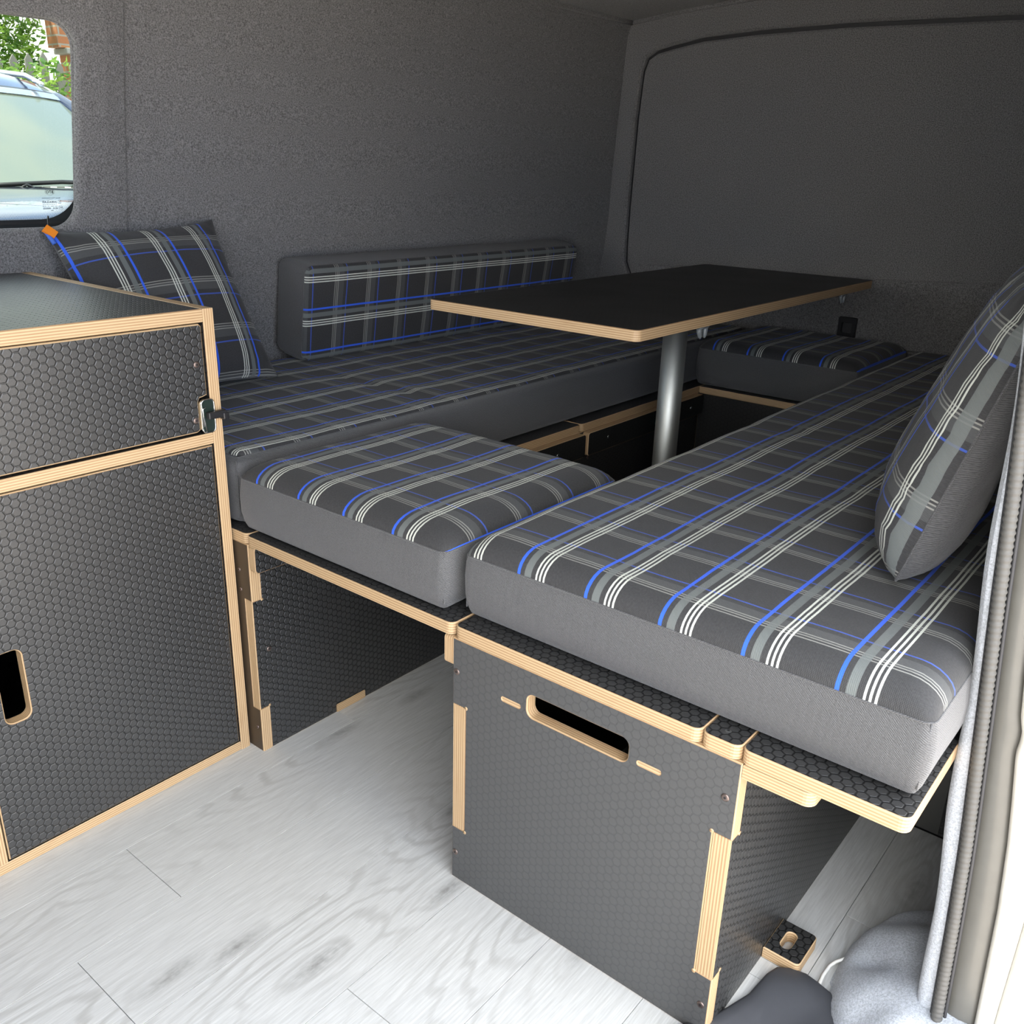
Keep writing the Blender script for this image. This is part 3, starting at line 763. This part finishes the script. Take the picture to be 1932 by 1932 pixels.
# ------------------------------------------------------------------ cushions
def spacing(n, r, L):
    """parameters along an edge, dense in the rounded ends"""
    e = [r*(1-math.cos(k/6*math.pi/2)) for k in range(6)]
    mid = [r+(L-2*r)*k/n for k in range(n+1)]
    return e+mid+[L-x for x in e[::-1]]
def cushion(name, label, loc, size, seam, crown, pu, pv, M=None, crease=None, r=.045, rc=.012, wave=.0025, group=None, boxing_bulge=.004, lip=0.):
    """box cushion: boxing up to the seam, domed plaid cover above. local x,y,z; pu/pv: functions (x,y)->plaid coordinates; M maps local to world"""
    Lx, Ly = size; t = thing(name, label, 'cushion', loc, group)
    O = ORG[t.name]; M = M or (lambda v: O+Vector(v))
    bx0, by0 = Lx, Ly; Lx, Ly = Lx-2*lip, Ly-2*lip
    def ease(e): return math.sqrt(max(0, 1-(1-min(e/r, 1))**2))
    arc = [0.]; K = 40                                               # arc length of the rounded rim, so stripes keep their width there
    for k in range(K):
        e0, e1 = r*(1-k/K), r*(1-(k+1)/K); arc.append(arc[-1]+math.hypot(e0-e1, crown*(ease(e0)-ease(e1))))
    def unr(x, L):
        e = min(x, L-x)
        if e >= r: return x
        f = (1-e/r)*K; k = min(K-1, int(f)); a = arc[k]+(arc[k+1]-arc[k])*(f-k)
        q = r-a if x < L/2 else L-r+a
        return q+.7*(x-q)
    xs, ys = spacing(max(10, int(Lx/.03)), r, Lx), spacing(max(8, int(Ly/.03)), r, Ly)
    V = []; F = []; UVp = []
    for y in ys:
        for x in xs:
            ex, ey = min(x, Lx-x), min(y, Ly-y)
            px, py = x, y
            if ex < rc and ey < rc:                                   # pull into the rounded corner
                dx, dy = rc-ex, rc-ey; d = math.hypot(dx, dy); m = max(dx, dy)
                k = m/d if d else 1
                ex2, ey2 = rc-dx*k, rc-dy*k
                px = ex2 if x < Lx/2 else Lx-ex2; py = ey2 if y < Ly/2 else Ly-ey2
            f = ease(ex)*ease(ey)
            z = seam+crown*f+f*wave*(noise.noise((x*7+3*Lx, y*7, Ly))+.5*noise.noise((x*19, y*19, Lx)))
            if crease: z -= crease[1]*f*math.exp(-((x-crease[0]-.012*math.sin(y*9))/.006)**2)
            V.append(M((px+lip, py+lip, z))); UVp.append((pu(unr(x, Lx)+lip, unr(y, Ly)+lip), pv(unr(x, Lx)+lip, unr(y, Ly)+lip)))
    nx = len(xs)
    for j in range(len(ys)-1):
        for i in range(nx-1): F.append((j*nx+i, j*nx+i+1, (j+1)*nx+i+1, (j+1)*nx+i))
    mk('top_cover', V, F, PLAID, t, O, uv=[[UVp[i] for i in f] for f in F], smooth=True)
    Lx, Ly = bx0, by0
    out = rrect(0, Lx, 0, Ly, rc, 5)
    pts = []
    for i in range(len(out)):
        a, b = Vector(out[i]), Vector(out[(i+1) % len(out)]); k = max(1, int((b-a).length/.04))
        pts += [a.lerp(b, j/k) for j in range(k)]
    per = [0.]
    for i in range(len(pts)): per.append(per[-1]+(pts[(i+1) % len(pts)]-pts[i]).length)
    inn = inset([tuple(p) for p in pts], 1.0); dirs = [Vector(q)-p for p, q in zip(pts, inn)]
    dirs = [d.normalized() for d in dirs]
    tp = [(seam, 0)] if not lip else [(seam-.6*lip, .0004), (seam-.25*lip, .12*lip), (seam-.07*lip, .45*lip), (seam, lip)]
    lev = [(0, .020), (.0, .012), (.004, .005), (.012, .001), (.35*seam, -boxing_bulge*.8), (.65*seam, -boxing_bulge), ((.88 if not lip else .75)*seam, -boxing_bulge*.5)]+tp
    V = []; n = len(pts); F = []; UV = []
    for z, ins in lev:
        for p, d in zip(pts, dirs):
            w = .0015*noise.noise((p.x*9, p.y*9, z*14)) if 0.01 < z < seam-.001 else 0
            q = p+d*(ins+w); V.append(M((q.x, q.y, z)))
    for k in range(len(lev)-1):
        for i in range(n):
            j = (i+1) % n; F.append((k*n+i, k*n+j, (k+1)*n+j, (k+1)*n+i))
            UV.append([(per[i], lev[k][0]), (per[i+1], lev[k][0]), (per[i+1], lev[k+1][0]), (per[i], lev[k+1][0])])
    F.append(tuple(range(n))[::-1]); UV.append([(V[i][0], V[i][1]) for i in F[-1]])
    mk('side_band', V, F, BOXING, t, O, uv=UV, smooth=True)
    ring = [M(((p+d*lip).x, (p+d*lip).y, seam+.0003)) for p, d in zip(pts, dirs)]; ring.append(ring[0]); ring.append(ring[1])
    mb = MB(); mb.tube(ring, .0011, 5, False); mb.build('seam', BOXING, t, O, True)
    # stitched corners of the band
    for (cx, cy, sx, sy) in ((0, 0, 1, 1), (Lx, 0, -1, 1), (0, Ly, 1, -1), (Lx, Ly, -1, -1)):
        q = rc*(1-math.sqrt(.5))-.0003
        MB().tube([M((cx+sx*q, cy+sy*q, z)) for z in (.012, .3*seam, .6*seam, seam)], .0012, 5).build('corner_seam', BOXING, t, O, True)
    return t
P0 = .0975
GR = 'plaid seat cushions around the table'
# front cushion by the sliding door
cushion('seat_cushion', 'longest plaid seat cushion, nearest the sliding door, on the slotted bench', (.029, -.162, ZP+.0006), (1.84, .574), .085, .027,
        lambda x, y: .326-(y-.162), lambda x, y: x+.029-.058, crease=(.80, .0020), r=.036)
cushion('seat_cushion', 'short plaid cushion on the front linking board, between the two long ones', (.013, .4315, ZP+.0006), (.402, .437), .085, .025,
        lambda x, y: .8245-(y+.4315), lambda x, y: x+.013-.060)
cushion('seat_cushion', 'long plaid seat cushion under the window wall, behind the kitchen cabinet', (.017, .8800, ZP+.0006), (1.845, .595), .105, .007,
        lambda x, y: .948-(y+.8800), lambda x, y: x+.017-.050, crease=(.478, .0050), r=.012, boxing_bulge=-.002, lip=.020, rc=.022)
cushion('seat_cushion', 'short dark plaid cushion at the far end, below the rear door socket', (1.487, .4315, ZP+.0006), (.385, .437), .098, .025,
        lambda x, y: .826-(y+.4315), lambda x, y: x+1.487-.060, r=.035)
# back cushion leaning on the wall: local x along the wall, local y up, local z out of the wall
def back_cushion():
    O = Vector((.547, 1.478, .5315)); a = R(8.0)
    up = Vector((0, -math.sin(a), math.cos(a))); outv = Vector((0, -math.cos(a), -math.sin(a)))
    def M(v): return O+X*v[0]+up*v[1]+outv*v[2]
    cushion('back_cushion', 'long narrow plaid back cushion standing upright against the window wall', tuple(O), (1.03, .217), .098, .010,
            lambda x, y: .026-y, lambda x, y: x-.079, M=M, r=.02, rc=.02)
back_cushion()

# ------------------------------------------------------------------ scatter pillows
def frame(yaw, tilt, roll):
    u = Vector((math.cos(yaw), math.sin(yaw), 0)); n = Vector((math.sin(yaw), -math.cos(yaw), 0)); v = Z.copy()
    v2 = v*math.cos(tilt)-n*math.sin(tilt); n2 = n*math.cos(tilt)+v*math.sin(tilt)
    return u*math.cos(roll)+v2*math.sin(roll), -u*math.sin(roll)+v2*math.cos(roll), n2
def pillow(label, C, fr, h, T, pu, pv, concave=.10, pw=2.4, ex=.55, sag=0., seed=0., front=.5, cr=0.):
    u, v, n = fr; C = Vector(C)
    t = thing('scatter_pillow', label, 'pillow', C-v*h, None); O = ORG[t.name]
    def pos(a, b, side, k):
        x = a*(1-concave*(1-b*b)*a*a); y = b*(1-concave*(1-a*a)*b*b)
        th = T*max(0, (1-abs(a)**pw)*(1-abs(b)**pw))**ex*(1+sag*(-b))
        k_ = cr*(a*a*b*b)**2; x *= 1-k_; y *= 1-k_
        w = .004*noise.noise((a*3+seed, b*3, side*5+seed))*(1-a*a)*(1-b*b)
        ed = max(abs(a), abs(b)); w += .003*noise.noise((a*9, b*9, seed+side))*sst(.5, .9, ed)*(1-sst(.95, 1, ed))
        return C+u*(x*h)+v*(y*h)+n*(side*(th*k+w))
    N = 36
    par = [math.sin((i/N*2-1)*math.pi/2)*.5+(i/N*2-1)*.5 for i in range(N+1)]
    for name, side, m, k in (('front_cover', 1, PLAID, front*2), ('back_cover', -1, BOXING, 2-front*2)):
        V = []; F = []; U = []
        for b in par:
            for a in par: V.append(pos(a, b, side, k)); U.append((pu(a*h, b*h), pv(a*h, b*h)))
        for j in range(N):
            for i in range(N):
                q = (j*(N+1)+i, j*(N+1)+i+1, (j+1)*(N+1)+i+1, (j+1)*(N+1)+i); F.append(q if side > 0 else q[::-1])
        mk(name, V, F, m, t, O, uv=[[U[i] for i in f] for f in F], smooth=True)
    ring = []
    for (a0, b0), (a1, b1) in (((-1, -1), (1, -1)), ((1, -1), (1, 1)), ((1, 1), (-1, 1)), ((-1, 1), (-1, -1))):
        ring += [pos(a0+(a1-a0)*s/20, b0+(b1-b0)*s/20, 0, 0) for s in range(20)]
    ring += ring[:2]
    MB().tube(ring, .0016, 6, False).build('seam', BOXING, t, O, True)
    return t, pos, O
fr = frame(R(0), R(30), .032); u_, v_, n_ = fr
BR = Vector((.392, 1.262, .527)); hL = .1745
C = BR-u_*hL+v_*hL
tL, posL, OL = pillow('plaid scatter pillow leaning on the window wall behind the kitchen cabinet', C, fr, hL, .062,
    lambda a, b: -.066-a, lambda a, b: .135-b, .09, seed=2.)
mb = MB(); e0, e1 = posL(-.985, .99, 0, 0), posL(-.93, .60, 0, 0)
mb.tube([posL(-.995+.02*(k/8), 1-.16*k/8, 0, 0)-u_*.003+n_*.004 for k in range(9)], .0045, 8)
mb.build('zip_tape', BLUEZIP, tL, OL, True)
q = posL(-.97, .97, 0, 0)+n_*.006-u_*.002
a_, b_ = (u_*.8-v_*.6).normalized(), (u_*.6+v_*.8).normalized()
V = [q+a_*x+b_*y+n_*z for z in (0, .004) for x, y in ((-.012, -.006), (.010, -.009), (.013, .006), (-.008, .010))]
mk('zip_tag', V, [(3, 2, 1, 0), (4, 5, 6, 7), (0, 1, 5, 4), (1, 2, 6, 5), (2, 3, 7, 6), (3, 0, 4, 7)], ORANGE, tL, OL)
MB().tube([q+u_*.002+v_*.004, q+u_*.004+v_*.014, q+u_*.008+v_*.026, q+u_*.010+v_*.030], .0016, 6).build('zip_pull', BLACKP, tL, OL, True)
frR = frame(R(180+14), R(16), .0); u_, v_, n_ = frR
NB = Vector((.236, -.052, .518)); hR = .182
C = NB-u_*hR+v_*hR
pillow('plaid scatter pillow wedged against the door pillar on the longest cushion', C, frR, hR, .050,
    lambda a, b: .092-a, lambda a, b: .128-b, .04, pw=4., ex=.5, sag=.30, seed=9., front=.5, cr=.045)

# ------------------------------------------------------------------ table
def table():
    t = thing('pedestal_table', 'black-topped pedestal table with pale plywood edge on a steel post', 'table', (1.0, .67, 0))
    zt = .719
    ply('table_top', rrect(.464, 1.530, .4435, .896, .012, 5), .0185, ((0, 0, zt-.0185), X, Y), t, face=FILMT)
    cx, cy = 1.012, .680
    n = 40
    MB().tube([(cx, cy, .012), (cx, cy, .70)], .0265, n).build('post', STEEL, t, ORG[t.name], True)
    MB().tube([(cx, cy, .0), (cx, cy, .006), (cx, cy, .012), (cx, cy, .03)], [.085, .085, .075, .032], n).build('base_flange', STEEL, t, ORG[t.name], True)
    MB().tube([(cx, cy, .694), (cx, cy, .7004)], .06, n).build('top_flange', BLACKP, t, ORG[t.name], True)
    for x, k in ((.690, 1.), (1.355, .9)):
        mb = MB(); mb.box(x-.017*k, x+.017*k, .4460, .456, .6965, .7003, .001)
        for d in (-.011*k, .011*k): mb.tube([(x+d, .451, .698), (x+d*.95, .451, .692), (x+d*.8, .450, .684), (x+d*.65, .450, .6795)], [.0052*k, .0050*k, .0040*k, .0018*k], 10)
        mb.build('clip', CLEAR, t, ORG[t.name], True)
table()

# ------------------------------------------------------------------ bits on the floor
def floor_bits():
    out = [(-.16, .118), (-.04, .048), (.024, .0035), (.085, -.0165), (.128, -.0205), (.146, -.026), (.156, -.040), (.160, -.058), (.157, -.075), (.150, -.100), (.148, -.14), (.148, -.175), (-.16, -.175)]
    mb = MB(); V = []; F = []
    P = []
    for i in range(len(out)):
        a, b = Vector(out[i]), Vector(out[(i+1) % len(out)]); k = max(1, int((b-a).length/.012)); P += [tuple(a.lerp(b, j/k)) for j in range(k)]
    if area2(P) < 0: P = P[::-1]
    n = len(P); c = Vector((0, -.07))
    rings = [(0, .0005), (-.002, .004), (-.001, .008), (.003, .0105)]
    for ins, z in rings:
        for p in inset(P, ins) if ins else P: V.append((p[0], p[1], z))
    for f in (.8, .6, .4, .2):
        for p in P:
            x, y = c.x+(p[0]-c.x)*f, c.y+(p[1]-c.y)*f
            V.append((x, y, .0115+.004*noise.noise((x*16, y*16, 1))+.0025*math.sin((x*.6+y)*70)))
    for k in range(len(rings)+3):
        for i in range(n): F.append((k*n+i, k*n+(i+1) % n, (k+1)*n+(i+1) % n, (k+1)*n+i))
    F.append(tuple(range((len(rings)+3)*n, (len(rings)+4)*n)))
    m = mk('floor_mat', V, F, BLACKF, None, (0, -.06, 0), smooth=True)
    tag(m, 'black soft floor mat with a rounded corner, on the floor beside the slotted bench', 'mat')
    mb = MB(); mb.tube([(.128, -.0790, .004), (.150, -.0765, .004), (.176, -.0745, .005), (.194, -.0755, .006), (.204, -.0795, .008), (.211, -.087, .012), (.216, -.098, .022)], .0022, 8)
    o = mb.build('cable', WHITEC, None, (.17, -.1, 0), True); tag(o, 'short bent white cable coming out of the grey sill carpet', 'cable')
floor_bits()

# ------------------------------------------------------------------ outside
def outside():
    g = MB().box(-30, 30, -30, 40, -.60, -.55).build('ground_outside', PAVING); tag(g, kind='structure')
    # parked car, nose towards the van
    t = thing('car', 'dark blue car parked nose-on outside the side window', 'car', (1.0, 5.0, -.55))
    O = ORG[t.name]; cx = 1.18
    def span(prof, w, mname, m, crown=.03):
        """sheet across the car: prof list of (y,z,halfwidth)"""
        V = []; F = []; n = 16
        for y, z, hw in prof:
            for i in range(n+1):
                s = i/n*2-1; V.append((cx+hw*s, y+.08*s*s, z-crown*s*s-.5*crown*s**6))
        for k in range(len(prof)-1):
            for i in range(n): F.append((k*(n+1)+i, k*(n+1)+i+1, (k+1)*(n+1)+i+1, (k+1)*(n+1)+i))
        return mk(mname, V, F, m, t, O, smooth=True)
    span([(3.0, .30, .78), (3.02, .58, .80), (3.08, .68, .80), (3.3, .745, .80), (3.7, .785, .80), (4.10, .795, .80)], 0, 'bonnet', CARBLUE, .04)
    span([(4.05, .775, .80), (4.16, .785, .80), (4.22, .792, .79)], 0, 'cowl', CARBLACK)
    span([(4.20, .795, .77), (4.45, .955, .735), (4.70, 1.11, .70), (4.90, 1.222, .665)], 0, 'windscreen', SCREEN, .012)
    span([(4.885, 1.222, .68), (4.92, 1.238, .70), (4.96, 1.252, .71)], 0, 'header_strip', CARCHROME, .014)
    span([(4.955, 1.250, .71), (5.00, 1.262, .725)], 0, 'roof_gap', CARBLACK, .016)
    span([(4.995, 1.264, .725), (5.06, 1.298, .735), (5.2, 1.350, .74), (5.5, 1.395, .74), (6.2, 1.39, .73), (6.9, 1.34, .70), (7.1, 1.0, .75), (7.15, .2, .78)], 0, 'roof', CARBLUE, .045)
    for s in (-1, 1):
        mb = MB(); mb.tube([(cx+s*.80, 4.26, .745), (cx+s*.765, 4.55, .95), (cx+s*.725, 4.80, 1.11), (cx+s*.70, 5.03, 1.205), (cx+s*.72, 5.3, 1.27)], [.045, .04, .038, .036, .03], 8)
        mb.build('pillar', CARBLUE, t, O, True)
        mb = MB(); mb.tube([(cx+s*.60, 4.99, 1.275), (cx+s*.62, 5.2, 1.325), (cx+s*.64, 5.6, 1.36), (cx+s*.64, 6.3, 1.37)], .014, 8); mb.build('roof_rail', CARCHROME, t, O, True)
        V = [(cx+s*.84, y, z) for y in (3.05, 7.1) for z in (-.2, .74)]; mk('flank', V, [(0, 1, 3, 2)], CARBLUE, t, O)
        mb = MB()
        for y in (3.7, 6.3): mb.tube([(cx+s*.66, y, -.22), (cx+s*.86, y, -.22)], .33, 20)
        w = mb
        for y in (3.7, 6.3): MB().tube([(cx+s*.66, y, -.22), (cx+s*.86, y, -.22)], .33, 20).build('wheel', RUBBER, t, O, True)
    MB().tube([(cx-.1, 4.17, .80), (cx+.25, 4.20, .815), (cx+.62, 4.30, .803)], .010, 6).build('wiper', CARBLACK, t, O, True)
    mb = MB(); mb.tube([(cx+.02, 4.12, .79), (cx+.05, 4.12, .806), (cx+.08, 4.12, .792)], .006, 6); mb.build('washer_jet', CARBLACK, t, O, True)
    # picket fence
    f = thing('picket_fence', 'weathered wooden picket fence half hidden by leaves behind the blue car', 'fence', (3.5, 8.55, -.55)); O = ORG[f.name]
    base = None
    for k in range(26):
        x = 2.1+.131*k; tp = 1.72-.02*((k*7) % 3)
        if base is None:
            V = [(x+a, y, z) for y in (8.54, 8.56) for a, z in ((-.032, -.5), (.032, -.5), (.032, tp-.05), (0, tp), (-.032, tp-.05))]
            F = [(0, 1, 2, 3, 4), (9, 8, 7, 6, 5)]+[(i, 5+i, 5+(i+1) % 5, (i+1) % 5) for i in range(5)]
            base = mk('picket', V, F, FENCEW, f, (x, 8.55, 0)); bx = x
        else:
            o = base.copy(); COL.objects.link(o); o.parent = f; o.location = Vector((x, 8.55, .02*((k*5) % 4)-.03))-O
    MB().box(2.0, 5.6, 8.565, 8.60, 1.45, 1.53).build('rail', FENCEW, f, O); MB().box(2.0, 5.6, 8.565, 8.60, .2, .28).build('rail', FENCEW, f, O)
    # brick pillar with a stone band
    p = thing('brick_pillar', 'orange brick pillar with a grey stone band, beyond the blue car', 'pillar', (4.2, 9.1, -.55)); O = ORG[p.name]
    MB().box(4.02, 4.42, 9.0, 9.2, -.55, 1.80).build('shaft', BRICK, p, O); MB().box(3.98, 4.45, 8.97, 9.23, 1.80, 1.85, .008).build('stone_band', STONE, p, O)
    MB().box(3.92, 4.38, 9.0, 9.2, 1.85, 2.7).build('upper_shaft', BRICK, p, O)
    # tree
    tr = thing('tree', 'leafy green tree growing behind the picket fence', 'tree', (3.0, 10.0, -.55)); O = ORG[tr.name]
    MB().tube([(3.0, 10.0, -.55), (3.02, 10.02, .6), (2.95, 10.0, 1.7), (3.1, 10.05, 2.6), (3.1, 10, 3.6)], [.13, .11, .10, .08, .04], 12).build('trunk', BARK, tr, O, True)
    mb = MB()
    for _ in range(7):
        a = random.uniform(0, 6.28); mb.tube([(3.0, 10, 1.4+.2*_), (3.0+.6*math.cos(a), 9.7+.5*math.sin(a), 1.9+.2*_), (3+1.2*math.cos(a), 9.6+.8*math.sin(a), 2.3+.2*_)], [.05, .035, .015], 7)
    mb.build('branches', BARK, tr, O, True)
    V = []; F = []
    for _ in range(5200):
        while 1:
            a = Vector((random.uniform(-1, 1), random.uniform(-1, 1), random.uniform(-1, 1)))
            if a.length < 1: break
        c = Vector((2.9, 9.6, 2.35))+Vector((a.x*1.35, a.y*.75, a.z*1.05))
        if noise.noise(c*1.6) < -.16 or c.x > 3.72 or c.y < 8.75: continue
        s = random.uniform(.028, .055); d = Vector((random.gauss(0, 1), random.gauss(0, 1), random.gauss(0, 1))).normalized(); e = d.orthogonal().normalized(); k = len(V)
        V += [c-d*s, c+e*s*.45, c+d*s, c-e*s*.45]; F.append((k, k+1, k+2, k+3))
    def leafs(n, box, keep, sz):
        V = []; F = []
        for _ in range(n):
            c = Vector(tuple(random.uniform(*q) for q in box))
            if not keep(c): continue
            s = random.uniform(*sz); d = Vector((random.gauss(0, 1), random.gauss(0, 1), random.gauss(0, 1))).normalized(); e = d.orthogonal().normalized(); k = len(V)
            V += [c-d*s, c+e*s*.5, c+d*s, c-e*s*.5]; F.append((k, k+1, k+2, k+3))
        return V, F
    V2, F2 = leafs(3800, ((2.6, 3.70), (8.75, 9.15), (1.42, 2.30)), lambda c: noise.noise(c*2.3) > -.02-.45*(c.x-2.95), (.024, .046))
    k = len(V); V += V2; F += [tuple(i+k for i in f) for f in F2]
    lv = mk('leaves', V, F, LEAF, tr, O); lv['kind'] = 'stuff'
    sh = thing('shrub', 'bright green climbing shrub in front of the picket fence', 'shrub', (3.2, 8.3, -.55)); O = ORG[sh.name]
    MB().tube([(3.2, 8.3, -.55), (3.25, 8.32, .4), (3.2, 8.3, 1.5)], [.03, .025, .012], 8).build('stem', BARK, sh, O, True)
    V, F = leafs(1500, ((2.4, 3.74), (8.12, 8.48), (1.2, 1.74)), lambda c: noise.noise(c*3.1+Vector((4, 1, 2))) > -.02+1.1*(c.z-1.5), (.024, .044))
    lv = mk('leaves', V, F, LEAF, sh, O); lv['kind'] = 'stuff'
outside()
